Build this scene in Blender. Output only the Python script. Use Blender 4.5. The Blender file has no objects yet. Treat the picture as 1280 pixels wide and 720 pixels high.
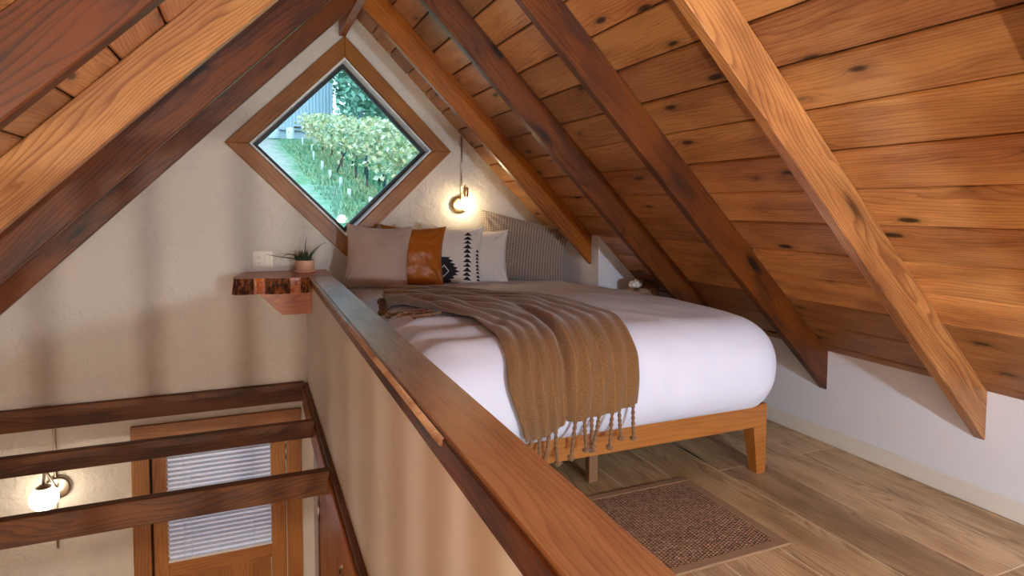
import bpy, bmesh, math, random
from math import sin, cos, pi, radians, sqrt, exp
from mathutils import Vector, Matrix, Euler, noise

random.seed(7)
SC = bpy.context.scene
COL = SC.collection
R2 = sqrt(2)

# ------------------------------------------------------------------ camera
cam = bpy.data.cameras.new('camera')
cam.sensor_width = 36
cam.lens = 764.4 / 1280 * 36
cam.shift_y = -58.5 / 1280
cam.clip_start = 0.02
camo = bpy.data.objects.new('camera', cam)
COL.objects.link(camo)
yaw, pit, rol = 0.40133, 0.05546, -0.006315
fw = Vector((sin(yaw) * cos(pit), cos(yaw) * cos(pit), -sin(pit)))
rt = Vector((cos(yaw), -sin(yaw), 0))
dn = fw.cross(rt)
rt2 = cos(rol) * rt + sin(rol) * dn
dn2 = -sin(rol) * rt + cos(rol) * dn
camo.matrix_world = Matrix(((rt2.x, -dn2.x, -fw.x, 0), (rt2.y, -dn2.y, -fw.y, 0), (rt2.z, -dn2.z, -fw.z, 1.1), (0, 0, 0, 1)))
SC.camera = camo

# ------------------------------------------------------------------ world and exposure
SC.view_settings.view_transform = 'Standard'
SC.view_settings.look = 'None'
SC.view_settings.exposure = 0.35
SC.view_settings.gamma = 1
SC.view_settings.use_curve_mapping = False
W = bpy.data.worlds.new('sky')
SC.world = W
W.use_nodes = True
nt = W.node_tree
bg = nt.nodes['Background']
bg.inputs['Color'].default_value = (0.62, 0.80, 1.0, 1)
bg.inputs['Strength'].default_value = 2.6


def light(name, kind, loc, energy, color, rot=(0, 0, 0), **kw):
    d = bpy.data.lights.new(name, kind)
    d.energy = energy
    d.color = color
    for k, v in kw.items():
        setattr(d, k, v)
    o = bpy.data.objects.new(name, d)
    o.location = loc
    o.rotation_euler = rot
    COL.objects.link(o)
    return o


# added cool fill light under the left slope; no roof window is built
light('cool_fill_left_slope', 'AREA', (-.33, -1.25, 1.42), 5, (0.60, 0.77, 1.0), (0, radians(-45), 0), shape='RECTANGLE', size=.7, size_y=1.1)
# added soft neutral fill low behind the camera; no lower windows are built
light('soft_fill_lower_storey', 'AREA', (-1.5, -2.4 + .06, -1.05), 18, (1.0, 0.96, 0.90), (radians(102), 0, radians(0)), shape='RECTANGLE', size=2.2, size_y=1.7)

# lamp brightness (emission strengths used by the lamp builders)
KEY_LAMP = 1050
PENDANT = 9500
BULB = 46
SCONCE = 9


# ------------------------------------------------------------------ object helpers
def world(o):
    return (world(o.parent) @ o.matrix_basis) if o.parent else o.matrix_basis.copy()


def link(o, parent=None, M=None):
    COL.objects.link(o)
    M = M if M is not None else Matrix()
    if parent:
        o.parent = parent
        o.matrix_basis = world(parent).inverted() @ M
    else:
        o.matrix_basis = M
    return o


def tag(o, label=None, cat=None, group=None, kind=None):
    if label:
        o['label'] = label
    if cat:
        o['category'] = cat
    if group:
        o['group'] = group
    if kind:
        o['kind'] = kind
    return o


def thing(name, loc, label, cat, group=None):
    o = bpy.data.objects.new(name, None)
    o.empty_display_size = 0.05
    link(o, None, Matrix.Translation(loc))
    return tag(o, label, cat, group)


def mesh(name, verts, faces, mat, parent=None, M=None, smooth=False, bevel=0, mats=None, fm=None):
    me = bpy.data.meshes.new(name)
    me.from_pydata([tuple(v) for v in verts], [], faces)
    if bevel:
        bm = bmesh.new()
        bm.from_mesh(me)
        bmesh.ops.recalc_face_normals(bm, faces=bm.faces)
        bmesh.ops.bevel(bm, geom=bm.edges[:], offset=bevel, segments=1, affect='EDGES', clamp_overlap=True)
        bm.to_mesh(me)
        bm.free()
    for m in (mats or [mat]):
        me.materials.append(m)
    if fm:
        me.polygons.foreach_set('material_index', fm)
    if smooth:
        me.polygons.foreach_set('use_smooth', [True] * len(me.polygons))
    me.update()
    return link(bpy.data.objects.new(name, me), parent, M)


BF = [(0, 3, 2, 1), (4, 5, 6, 7), (0, 1, 5, 4), (1, 2, 6, 5), (2, 3, 7, 6), (3, 0, 4, 7)]


def slab(name, M, xr, yr, zr, mat, parent=None, bevel=0, s0=0, s1=0):
    """box in the frame M, local x runs along the grain; s0/s1 skew the ends by z"""
    cx, cy, cz = sum(xr) / 2, sum(yr) / 2, sum(zr) / 2
    v = []
    for z in zr:
        for x, y in ((xr[0], yr[0]), (xr[1], yr[0]), (xr[1], yr[1]), (xr[0], yr[1])):
            k = s0 if x == xr[0] else s1
            v.append((x - cx + k * z, y - cy, z - cz))
    return mesh(name, v, BF, mat, parent, M @ Matrix.Translation((cx, cy, cz)), bevel=bevel)


GR = {'x': Matrix(), 'y': Matrix(((0, -1, 0), (1, 0, 0), (0, 0, 1))).to_4x4(), 'z': Matrix(((0, 0, -1), (0, 1, 0), (1, 0, 0))).to_4x4()}


def box(name, x, y, z, mat, parent=None, grain='x', bevel=0.0):
    """axis aligned box given by world ranges, local x along the grain"""
    c = Vector(((x[0] + x[1]) / 2, (y[0] + y[1]) / 2, (z[0] + z[1]) / 2))
    e = [abs(x[1] - x[0]) / 2, abs(y[1] - y[0]) / 2, abs(z[1] - z[0]) / 2]
    G = GR[grain]
    le = [sum(abs(G[r][k]) * e[r] for r in range(3)) for k in range(3)]
    v = [(sx * le[0], sy * le[1], sz * le[2]) for sz in (-1, 1) for sx, sy in ((-1, -1), (1, -1), (1, 1), (-1, 1))]
    return mesh(name, v, BF, mat, parent, Matrix.Translation(c) @ G, bevel=bevel)


def prism(name, pts, d0, d1, mat, parent=None, axis='y', bevel=0):
    """polygon in the plane across `axis`, extruded from d0 to d1 (world coordinates)"""
    n = len(pts)
    f3 = {'y': lambda p, d: (p[0], d, p[1]), 'x': lambda p, d: (d, p[0], p[1]), 'z': lambda p, d: (p[0], p[1], d)}[axis]
    v = [Vector(f3(p, d)) for d in (d0, d1) for p in pts]
    c = sum(v, Vector()) / len(v)
    faces = [tuple(range(n)), tuple(range(2 * n - 1, n - 1, -1))] + [(i, (i + 1) % n + 0, (i + 1) % n + n, i + n) for i in range(n)]
    o = mesh(name, [p - c for p in v], faces, mat, parent, Matrix.Translation(c), bevel=bevel)
    if not bevel:
        bm = bmesh.new(); bm.from_mesh(o.data)
        bmesh.ops.recalc_face_normals(bm, faces=bm.faces)
        bm.to_mesh(o.data); bm.free()
    return o


def lathe(name, prof, mat, parent=None, M=None, n=24, smooth=True, wob=None):
    v, f = [], []
    for r, z in prof:
        for k in range(n):
            a = 2 * pi * k / n
            w = wob(a, z) if wob else 1
            v.append((r * w * cos(a), r * w * sin(a), z))
    for i in range(len(prof) - 1):
        for k in range(n):
            f.append((i * n + k, i * n + (k + 1) % n, (i + 1) * n + (k + 1) % n, (i + 1) * n + k))
    f.append(tuple(range(n - 1, -1, -1)))
    f.append(tuple((len(prof) - 1) * n + k for k in range(n)))
    return mesh(name, v, f, mat, parent, M, smooth=smooth)


def frames(path):
    out = []
    up = Vector((0, 0, 1))
    for i, p in enumerate(path):
        t = (path[min(i + 1, len(path) - 1)] - path[max(i - 1, 0)]).normalized()
        s = t.cross(up)
        if s.length < 1e-3:
            s = t.cross(Vector((0, 1, 0)))
        s.normalize()
        out.append((p, s, s.cross(t).normalized(), t))
    return out


def tube(name, path, r, mat, parent=None, n=8, smooth=True, twist=None, flat=1.0):
    """tube along world points; r is a number or a function of 0..1; twist makes a two-ply cord"""
    path = [Vector(p) for p in path]
    c = sum(path, Vector()) / len(path)
    fr = frames(path)
    v, f = [], []
    for i, (p, a, b, t) in enumerate(fr):
        u = i / (len(fr) - 1)
        rr = r(u) if callable(r) else r
        for k in range(n):
            th = 2 * pi * k / n
            q = rr * (1 + .32 * cos(2 * (th - twist * u))) if twist else rr
            v.append(p - c + a * (q * cos(th)) + b * (q * flat * sin(th)))
    for i in range(len(fr) - 1):
        for k in range(n):
            f.append((i * n + k, i * n + (k + 1) % n, (i + 1) * n + (k + 1) % n, (i + 1) * n + k))
    f.append(tuple(range(n - 1, -1, -1)))
    f.append(tuple((len(fr) - 1) * n + k for k in range(n)))
    return mesh(name, v, f, mat, parent, Matrix.Translation(c), smooth=smooth)


def globe(name, r, mat, parent=None, M=None, n=20, sz=1.0):
    return lathe(name, [(max(1e-4, r * sin(pi * i / 14)), -r * sz * cos(pi * i / 14)) for i in range(15)], mat, parent, M, n)


def at(*p):
    return Matrix.Translation(p)


def rotz(a):
    return Matrix.Rotation(radians(a), 4, 'Z')


def rotx(a):
    return Matrix.Rotation(radians(a), 4, 'X')


# ------------------------------------------------------------------ materials
class NT:
    def __init__(s, name):
        s.m = bpy.data.materials.new(name)
        s.m.use_nodes = True
        s.t = s.m.node_tree
        s.b = s.t.nodes['Principled BSDF']

    def n(s, typ, **kw):
        nd = s.t.nodes.new(typ)
        for k, v in kw.items():
            if k.startswith('i_'):
                nd.inputs[k[2:].replace('_', ' ')].default_value = v
            else:
                setattr(nd, k, v)
        return nd

    def l(s, a, b):
        s.t.links.new(a, b)

    def math(s, op, a, b=None, c=None):
        nd = s.n('ShaderNodeMath', operation=op)
        for i, x in enumerate((a, b, c)):
            if x is None:
                continue
            if isinstance(x, (int, float)):
                nd.inputs[i].default_value = x
            else:
                s.l(x, nd.inputs[i])
        return nd.outputs[0]

    def map(s, vec, scale, loc=(0, 0, 0)):
        nd = s.n('ShaderNodeMapping')
        nd.inputs['Scale'].default_value = scale
        nd.inputs['Location'].default_value = loc
        s.l(vec, nd.inputs['Vector'])
        return nd.outputs[0]

    def noise(s, vec, scale, detail=2, rough=.5, dist=0):
        nd = s.n('ShaderNodeTexNoise')
        nd.inputs['Scale'].default_value = scale
        nd.inputs['Detail'].default_value = detail
        nd.inputs['Roughness'].default_value = rough
        nd.inputs['Distortion'].default_value = dist
        s.l(vec, nd.inputs['Vector'])
        return nd.outputs['Fac']

    def ramp(s, fac, stops, interp='LINEAR'):
        nd = s.n('ShaderNodeValToRGB')
        cr = nd.color_ramp
        cr.interpolation = interp
        while len(cr.elements) < len(stops):
            cr.elements.new(.5)
        for e, (p, c) in zip(cr.elements, stops):
            e.position = p
            e.color = (c, c, c, 1) if isinstance(c, (int, float)) else (*c, 1)
        s.l(fac, nd.inputs[0])
        return nd.outputs[0]

    def mix(s, fac, a, b, mode='MIX'):
        nd = s.n('ShaderNodeMix', data_type='RGBA', blend_type=mode)
        for sock, x in ((nd.inputs[0], fac), (nd.inputs[6], a), (nd.inputs[7], b)):
            if isinstance(x, (int, float)):
                sock.default_value = x
            elif isinstance(x, tuple):
                sock.default_value = (*x, 1)
            else:
                s.l(x, sock)
        return nd.outputs[2]

    def bump(s, h, strength=.3, dist=.002):
        nd = s.n('ShaderNodeBump')
        nd.inputs['Strength'].default_value = strength
        nd.inputs['Distance'].default_value = dist
        s.l(h, nd.inputs['Height'])
        s.l(nd.outputs[0], s.b.inputs['Normal'])

    def objcoord(s, rand=True):
        tc = s.n('ShaderNodeTexCoord')
        if not rand:
            return tc.outputs['Object'], None
        oi = s.n('ShaderNodeObjectInfo')
        cx = s.n('ShaderNodeCombineXYZ')
        s.l(s.math('MULTIPLY', oi.outputs['Random'], 53.0), cx.inputs[0])
        s.l(s.math('MULTIPLY', oi.outputs['Random'], 17.3), cx.inputs[1])
        s.l(s.math('MULTIPLY', oi.outputs['Random'], 5.1), cx.inputs[2])
        va = s.n('ShaderNodeVectorMath', operation='ADD')
        s.l(tc.outputs['Object'], va.inputs[0])
        s.l(cx.outputs[0], va.inputs[1])
        return va.outputs[0], oi.outputs['Random']

    def done(s, rough=.5, spec=.5, **kw):
        s.b.inputs['Roughness'].default_value = rough
        s.b.inputs['Specular IOR Level'].default_value = spec
        for k, v in kw.items():
            s.b.inputs[k.replace('_', ' ')].default_value = v
        return s.m


def wood(name, dark, mid, light, rings=55, warp=1.6, knots=1.0, rough=.42, coat=.25, var=.25, kscale=(2.6, 9, 9), contrast=1.0, sat=1.0, bump=.25, kink=2.0, blotch=1.0):
    """flat-sawn timber: warped growth rings along local x, fibres, knots that bend the rings"""
    s = NT(name)
    v, rnd = s.objcoord()
    # knots
    vo = s.n('ShaderNodeTexVoronoi', feature='F1')
    vo.inputs['Scale'].default_value = 1
    s.l(s.map(v, kscale), vo.inputs['Vector'])
    d = vo.outputs['Distance']
    pick = s.math('GREATER_THAN', s.n('ShaderNodeSeparateColor').outputs[0], .5)
    sep = s.n('ShaderNodeSeparateColor')
    s.l(vo.outputs['Color'], sep.inputs[0])
    pick = s.math('GREATER_THAN', sep.outputs[0], 1 - .62 * min(1.4, knots) if knots else 2)
    near = s.math('MULTIPLY', s.math('POWER', 2.718, s.math('MULTIPLY', d, -7.0)), pick)
    # rings
    n1 = s.noise(s.map(v, (1.1, 6.5, 6.5)), 1, 2, .45)
    n2 = s.noise(s.map(v, (5, 26, 26)), 1, 1)
    sx = s.n('ShaderNodeSeparateXYZ')
    s.l(v, sx.inputs[0])
    rad = s.math('ADD', s.math('MULTIPLY', sx.outputs[1], rings * .55), s.math('MULTIPLY', sx.outputs[2], rings * .45))
    ph = s.math('ADD', rad, s.math('MULTIPLY', n1, rings * .11 * warp))
    ph = s.math('ADD', ph, s.math('MULTIPLY', n2, .55))
    ph = s.math('ADD', ph, s.math('MULTIPLY', near, kink * 2.2))
    fr = s.math('FRACT', ph)
    late = s.ramp(fr, [(0, 0.0), (.55, .25), (.86, 1.0), (.94, .75), (1, 0.0)])
    fib = s.noise(s.map(v, (7, 260, 260)), 1, 2, .6)
    blot = s.noise(s.map(v, (2.2, 9, 9)), 1, 4, .62)
    val = s.math('ADD', s.math('MULTIPLY', late, .52 * contrast), s.math('MULTIPLY', s.math('SUBTRACT', fib, .5), .55))
    val = s.math('ADD', val, s.math('MULTIPLY', s.math('SUBTRACT', blot, .5), 1.35 * blotch))
    val = s.math('ADD', val, .12)
    col = s.ramp(val, [(0, light), (.42, mid), (1, dark)])
    # knots and their halo
    kn = s.math('MULTIPLY', s.ramp(d, [(0, 1.0), (.11, .9), (.18, .25), (.34, 0.0)]), pick)
    col = s.mix(kn, col, tuple(c * .28 for c in dark))
    h = s.n('ShaderNodeHueSaturation')
    s.l(col, h.inputs['Color'])
    s.l(s.math('ADD', 1 - var / 2, s.math('MULTIPLY', rnd, var)), h.inputs['Value'])
    r7 = s.math('FRACT', s.math('MULTIPLY', rnd, 7.77))
    s.l(s.math('ADD', .5 - var * .006, s.math('MULTIPLY', r7, var * .012)), h.inputs['Hue'])
    h.inputs['Saturation'].default_value = sat
    s.l(h.outputs[0], s.b.inputs['Base Color'])
    s.bump(s.math('ADD', s.math('MULTIPLY', fib, .6), s.math('MULTIPLY', kn, -.8)), bump, .0015)
    s.l(s.math('ADD', rough - .06, s.math('MULTIPLY', blot, .14)), s.b.inputs['Roughness'])
    s.b.inputs['Coat Weight'].default_value = coat
    s.b.inputs['Coat Roughness'].default_value = .25
    return s.m


def plain(name, col, rough=.5, metal=0, spec=.5, bumpscale=0, bstr=.3, bdist=.002, **kw):
    s = NT(name)
    s.b.inputs['Base Color'].default_value = (*col, 1)
    s.b.inputs['Metallic'].default_value = metal
    if bumpscale:
        v, _ = s.objcoord(False)
        s.bump(s.noise(v, bumpscale, 3, .6), bstr, bdist)
    return s.done(rough, spec, **kw)


def emit(name, col, strength):
    s = NT(name)
    s.b.inputs['Base Color'].default_value = (.9, .88, .82, 1)
    s.b.inputs['Emission Color'].default_value = (*col, 1)
    s.b.inputs['Emission Strength'].default_value = strength
    return s.done(.4)


def plaster(name, col, st=.8, ds=.005):
    s = NT(name)
    v, _ = s.objcoord(False)
    a = s.noise(v, 22, 3, .55, .6)
    b = s.noise(v, 75, 2, .5)
    bl = s.ramp(a, [(.36, 0.0), (.5, .6), (.62, 1.0)])
    s.l(s.mix(s.noise(v, 2.2, 3), tuple(c * .95 for c in col), col), s.b.inputs['Base Color'])
    s.bump(s.math('ADD', s.math('MULTIPLY', bl, .7), s.math('MULTIPLY', b, .3)), st, ds)
    return s.done(.75, .25)


def fabric(name, c1, c2, scale, kind='weave', rough=.85, bstr=.5, bdist=.002, sheen=.3):
    """woven cloth in UV space"""
    s = NT(name)
    tc = s.n('ShaderNodeTexCoord')
    uv = tc.outputs['UV']
    sx = s.n('ShaderNodeSeparateXYZ')
    s.l(uv, sx.inputs[0])
    U, V = sx.outputs[0], sx.outputs[1]
    if kind == 'waffle':
        fu = s.math('PINGPONG', s.math('MULTIPLY', U, scale), .5)
        fv = s.math('PINGPONG', s.math('MULTIPLY', V, scale), .5)
        h = s.math('MINIMUM', fu, fv)
        h = s.math('MULTIPLY', h, 2.0)
        col = s.ramp(h, [(0, c1), (.25, c1), (.55, c2), (1, c2)])
    elif kind == 'melange':
        n = s.noise(s.map(uv, (scale, scale * .7, 1)), 1, 3, .7)
        h = n
        col = s.ramp(n, [(.3, c1), (.7, c2)])
    elif kind == 'knit':
        row = s.math('SINE', s.math('MULTIPLY', V, scale * 6.28))
        cl = s.math('SINE', s.math('MULTIPLY', U, scale * .6 * 6.28))
        fu = s.math('PINGPONG', s.math('MULTIPLY', U, 11), .5)
        lad = s.ramp(fu, [(0, 1.0), (.022, .9), (.05, 0.0)])
        dot = s.math('MULTIPLY', lad, s.math('ADD', .6, s.math('MULTIPLY', row, .4)))
        h = s.math('ADD', s.math('MULTIPLY', s.math('ADD', row, cl), .15), s.math('MULTIPLY', dot, -.5))
        n = s.noise(s.map(uv, (60, 160, 1)), 1, 3, .7)
        col = s.mix(s.math('MULTIPLY', dot, .35), s.ramp(n, [(.3, c1), (.7, c2)]), tuple(min(1, c * 1.9) for c in c2))
    else:
        a = s.math('SINE', s.math('MULTIPLY', U, scale * 6.28))
        b = s.math('SINE', s.math('MULTIPLY', V, scale * 6.28))
        h = s.math('MULTIPLY', a, b)
        n = s.noise(s.map(uv, (40, 40, 1)), 1, 3, .6)
        col = s.ramp(n, [(.3, c1), (.7, c2)])
    s.l(col, s.b.inputs['Base Color'])
    s.bump(h, bstr, bdist)
    s.b.inputs['Sheen Weight'].default_value = sheen
    return s.done(rough, .3)


def srgb(r, g, b):
    f = lambda c: (c / 255 / 12.92) if c / 255 <= .04045 else ((c / 255 + .055) / 1.055) ** 2.4
    return (f(r), f(g), f(b))


M_BOARD = wood('cedar_ceiling_boards', srgb(84, 40, 10), srgb(154, 92, 36), srgb(198, 136, 68), rings=150, warp=.7, knots=.95, rough=.4, coat=.14, var=.7, kscale=(4.2, 13, 9), contrast=.45, sat=.94)
M_RDARK = wood('dark_stained_rafter', srgb(26, 10, 3), srgb(76, 35, 10), srgb(112, 60, 22), rings=150, warp=.7, knots=.8, rough=.42, coat=.12, var=.25, kscale=(2.4, 9, 9), contrast=.7, sat=1.12, blotch=1.7)
M_RBLACK = wood('darker_rafter', srgb(18, 7, 2), srgb(58, 25, 7), srgb(92, 46, 16), rings=140, warp=.8, knots=.5, rough=.45, coat=.05, var=.1, kscale=(2.4, 9, 9), contrast=.8, sat=1.1, blotch=1.8)  # darker tones of the rafter wood, for the nearest left rafter
M_RLITE = wood('light_fir_rafter', srgb(98, 52, 14), srgb(154, 94, 38), srgb(186, 126, 60), rings=170, warp=.8, knots=.6, rough=.4, coat=.15, var=.1, kscale=(1.7, 8, 8), contrast=.9, blotch=1.2, sat=.95)
M_RMID = wood('amber_rafter', srgb(84, 36, 8), srgb(138, 72, 22), srgb(168, 100, 38), rings=80, warp=1.0, knots=.5, rough=.4, coat=.15, var=.1, contrast=.7, sat=1.1, blotch=1.4)
M_CAP = wood('fir_cap_board', srgb(92, 50, 18), srgb(148, 96, 46), srgb(182, 134, 76), rings=130, warp=.9, knots=.35, rough=.36, coat=.5, var=.05, contrast=.45, sat=.84, blotch=1.2)
M_TRIM = wood('window_trim_wood', srgb(84, 44, 12), srgb(132, 78, 26), srgb(160, 104, 42), rings=110, warp=.5, knots=.15, rough=.45, coat=.05, var=.15, contrast=.6, sat=1.15)
M_BEAM = wood('dark_floor_beam', srgb(36, 17, 5), srgb(76, 40, 13), srgb(108, 64, 24), rings=130, warp=.9, knots=.4, rough=.55, coat=.0, var=.15, contrast=.7, sat=1.1, blotch=1.6)
M_DOOR = wood('stained_fir_door', srgb(94, 50, 14), srgb(142, 84, 30), srgb(168, 110, 46), rings=120, warp=.7, knots=.05, rough=.42, coat=.25, var=.15, contrast=.6)
M_BED = wood('oiled_bed_wood', srgb(108, 58, 20), srgb(160, 96, 38), srgb(182, 116, 52), rings=110, warp=.6, knots=0, rough=.35, coat=.4, var=.08, contrast=.5)
M_SLAB = wood('live_edge_slab_wood', srgb(98, 36, 6), srgb(160, 74, 18), srgb(190, 104, 32), rings=70, warp=2.0, knots=.3, rough=.34, coat=.15, var=.05, contrast=.7, sat=1.35)
M_PLANK = wood('oak_floor_planks', srgb(100, 74, 46), srgb(164, 132, 92), srgb(200, 170, 128), rings=110, warp=1.3, knots=.12, rough=.42, coat=.1, var=.45, contrast=.75, kscale=(1.2, 6, 6), blotch=1.3)
M_LOG = wood('log_wood', srgb(96, 62, 44), srgb(150, 108, 84), srgb(176, 134, 108), rings=50, warp=1, knots=.2, rough=.6, coat=0, var=.1)
M_WALL = plaster('cream_plaster', srgb(217, 211, 201))
M_WALL2 = plaster('white_plaster', srgb(228, 229, 233), .3, .003)
M_HALF = plain('painted_half_wall', srgb(218, 214, 200), .6, spec=.3, bumpscale=60, bstr=.15)
M_BASEB = plain('white_baseboard_paint', srgb(226, 220, 208), .45)
M_GROUT = plain('pale_grout', srgb(232, 216, 190), .8)
M_DARKGAP = plain('dark_gap', srgb(48, 26, 14), .9)
M_WHITE = plain('white_vinyl', srgb(232, 234, 236), .4)
M_BLACK = plain('black_gasket', (.008, .009, .01), .45)
M_BRASS = plain('brushed_brass', (.80, .62, .34), .32, metal=1)
M_NICKEL = plain('satin_nickel', (.50, .45, .38), .32, metal=1)
M_PLATE = plain('white_plastic_plate', srgb(226, 214, 196), .35)
M_SLOT = plain('dark_slots', (.02, .018, .015), .6)
M_SHEET = None
M_GLOW = emit('warm_bulb', (1.0, .78, .48), BULB)
M_GLOBE = emit('opal_globe', (1.0, .84, .62), SCONCE)
M_KEY = emit('daylight_lamp_globe', (.70, .84, 1.0), KEY_LAMP)
M_PEND = emit('pendant_globe', (1.0, .91, .78), PENDANT)

# ================================================================== STRUCTURE
YG = 4.015          # gable wall
XK = 2.474          # knee wall
RX, RZ = 0.537, 2.374   # ridge of the board plane
YB = -2.4           # back of the cabin
ZL = -2.3           # lower floor


def structure(o):
    o['kind'] = 'structure'
    return o


# gable wall with a diamond hole
DX, DZ = 0.549, 1.472
HD = 0.560          # half diagonal of the hole
TH = .16


def diamond(h):
    return [(DX, DZ + h), (DX + h, DZ), (DX, DZ - h), (DX - h, DZ)]


def gable(name, y0, y1, hole, mat):
    # outer outline of the A-frame with the hole, both skins and the reveals
    out = [(RX, RZ + .05), (5.0, RZ + .05 - (5.0 - RX)), (5.0, ZL), (-4.0, ZL), (-4.0, RZ + .05 - (RX + 4.0))]
    hp = diamond(hole)
    L = [out[0], out[1], out[2], out[3], out[4]]
    v = []
    for y in (y0, y1):
        for p in L + hp:
            v.append((p[0], y, p[1]))
    f = []
    # 0 apex 1 right eave 2 right floor 3 left floor 4 left eave | 5 top 6 right 7 bottom 8 left
    for fc in ((0, 5, 6, 1), (1, 6, 7, 2), (2, 7, 3), (3, 7, 8, 4), (4, 8, 5, 0)):
        f.append(tuple(fc))
        f.append(tuple(i + 9 for i in reversed(fc)))
    for a, b in ((5, 6), (6, 7), (7, 8), (8, 5)):
        f.append((a, a + 9, b + 9, b))
    for i in range(5):
        j = (i + 1) % 5
        f.append((j, j + 9, i + 9, i))
    return structure(mesh(name, v, f, mat))


wall_gable = gable('wall_gable', YG, YG + TH, HD, M_WALL)

# lower floor and lower side walls
structure(box('floor', (-4.0, 5.0), (YB, YG), (ZL - .1, ZL), M_PLANK))

# loft floor: subfloor with plank children
loft = structure(box('floor.001', (.302, XK), (YB, YG), (-.12, -.0016), M_GROUT))
xs = [.304, .418, .647, .876, 1.105, 1.333, 1.560, 1.789, 2.018, 2.2505, XK]
JO = 1.97
plank_cache = {}
for i in range(len(xs) - 1):
    a, b = xs[i] + .003, xs[i + 1] - .003
    off = JO if i % 2 == 1 else JO - .90
    ys = [YB, off - 1.8, off, off + 1.8, YG] if off + 1.8 < YG else [YB, off - 1.8, off, YG]
    ys = [y for y in ys if YB <= y <= YG]
    for j in range(len(ys) - 1):
        if ys[j + 1] - ys[j] < .01:
            continue
        box('floor_plank', (a, b), (ys[j] + .003, ys[j + 1] - .003), (-.0016, .0006), M_PLANK, loft, 'y', .0004)

# knee wall, its baseboard and the plaster return beside the pillows
structure(prism('wall_right', [(XK, -.12), (XK + .2, -.12), (XK + .2, RZ - (XK + .2 - RX)), (XK, RZ - (XK - RX) + .0)], YB, YG, M_WALL2))
structure(box('baseboard_right', (XK - .012, XK), (YB, 3.29), (0, .075), M_BASEB, None, 'y', .004))
XBX, YBX = 1.985, 3.295
structure(prism('wall_alcove', [(XBX, 0), (XK, 0), (XK, RZ - (XK - RX)), (XBX, RZ - (XBX - RX))], YBX, YG, M_WALL2))

# half wall, lower wall under it
half = structure(box('wall_half', (.304, .418), (-1.2, YG), (0, .657), M_HALF))
low = structure(box('wall_lower', (.335, .44), (YB, YG), (ZL, -.12), M_WALL))

# ceiling: two backing slabs, each board a child
rr = 1 / R2
MR = Matrix(((0, rr, -rr, RX), (1, 0, 0, 0), (0, -rr, -rr, RZ), (0, 0, 0, 1)))     # x along Y, y down the right slope, z into the room
ML = Matrix(((0, rr, rr, RX), (1, 0, 0, 0), (0, rr, -rr, RZ), (0, 0, 0, 1)))      # y up the left slope
BW = .1625
ceil_r = structure(slab('ceiling', MR, (YB, YG), (-.02, 3.0), (-.10, -.016), M_DARKGAP))
ceil_l = structure(slab('ceiling.001', ML, (YB, YG), (-6.3, .02), (-.10, -.016), M_DARKGAP))


def board_profile(L, w, t, g=.0026, ch=.006):
    a = w / 2 - g
    prof = [(-a, -t), (a, -t), (a, -ch), (a - ch * .8, 0), (-a + ch * .8, 0), (-a, -ch)]
    n = len(prof)
    v = [(x, p[0], p[1]) for x in (-L / 2, L / 2) for p in prof]
    f = [tuple(range(n)), tuple(range(2 * n - 1, n - 1, -1))] + [(i, i + n, (i + 1) % n + n, (i + 1) % n) for i in range(n)]
    return v, f


bv, bf = board_profile(YG - YB, BW, .016)
bmesh_board = mesh('ceiling_board', bv, bf, M_BOARD, ceil_r, MR @ at((YG + YB) / 2, 1.2295 - 7 * BW + BW / 2, random.uniform(-.0008, .0008)))
bdata = bmesh_board.data
bm = bmesh.new(); bm.from_mesh(bdata); bmesh.ops.recalc_face_normals(bm, faces=bm.faces); bm.to_mesh(bdata); bm.free()
s = 1.2295 - 7 * BW + BW / 2
k = 1
while s + BW * k < 2.90:
    link(bpy.data.objects.new('ceiling_board', bdata), ceil_r, MR @ at((YG + YB) / 2, s + BW * k, random.uniform(-.0012, .0012)))
    k += 1
for k in range(37):
    link(bpy.data.objects.new('ceiling_board', bdata), ceil_l, ML @ at((YG + YB) / 2, -(s + BW * k), random.uniform(-.0012, .0012)))

# back gable wall (behind the camera) with a window opening
bw = structure(mesh('wall_back', *(lambda: (
    [(x, YB, z) for x, z in ((-4.0, ZL), (5, ZL), (5, RZ - 4.4), (RX, RZ), (-4.0, RZ - 4.5), (.1, .4), (1.4, .4), (1.4, 1.45), (.1, 1.45))],
    [(0, 1, 6, 5), (1, 2, 7, 6), (2, 3, 8, 7), (3, 4, 5, 8), (4, 0, 5)]))(), M_WALL))

# ================================================================== RAFTERS
UR = Matrix(((rr, 0, -rr, RX), (0, -1, 0, 0), (-rr, 0, -rr, RZ), (0, 0, 0, 1)))   # x down the slope, z into the room
UL = Matrix(((-rr, 0, rr, RX), (0, 1, 0, 0), (-rr, 0, -rr, RZ), (0, 0, 0, 1)))
RD, RT = .132, .042
rows = [(1.351, XK - .001, M_RLITE, 'thick light-grained ceiling rafter in the right foreground, nearest on the right slope'),
        (2.026, XK - .001, M_RDARK, 'dark knotty ceiling rafter on the right slope meeting the knee wall beside the bed foot'),
        (2.700, XK - .001, M_RDARK, 'red-brown ceiling rafter on the right slope dropping behind the middle of the bed'),
        (3.376, XBX - .001, M_RMID, 'amber ceiling rafter on the right slope ending at the white alcove above the waffle pillow'),
        (0.600, XK - .001, M_RDARK, None)]
for y, xe, m, lab in rows:
    xe_ = (xe - RX) * R2
    if lab is None:
        lab = 'dark ceiling rafter on the right slope just above and beside the camera, out of frame'
    o = slab('ceiling_rafter', UR, (.02, xe_), (-y - RT, -y), (0, RD), m, None, .003, 0, 1)
    tag(o, lab, 'rafter', 'exposed rafters of the right roof slope')
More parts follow.
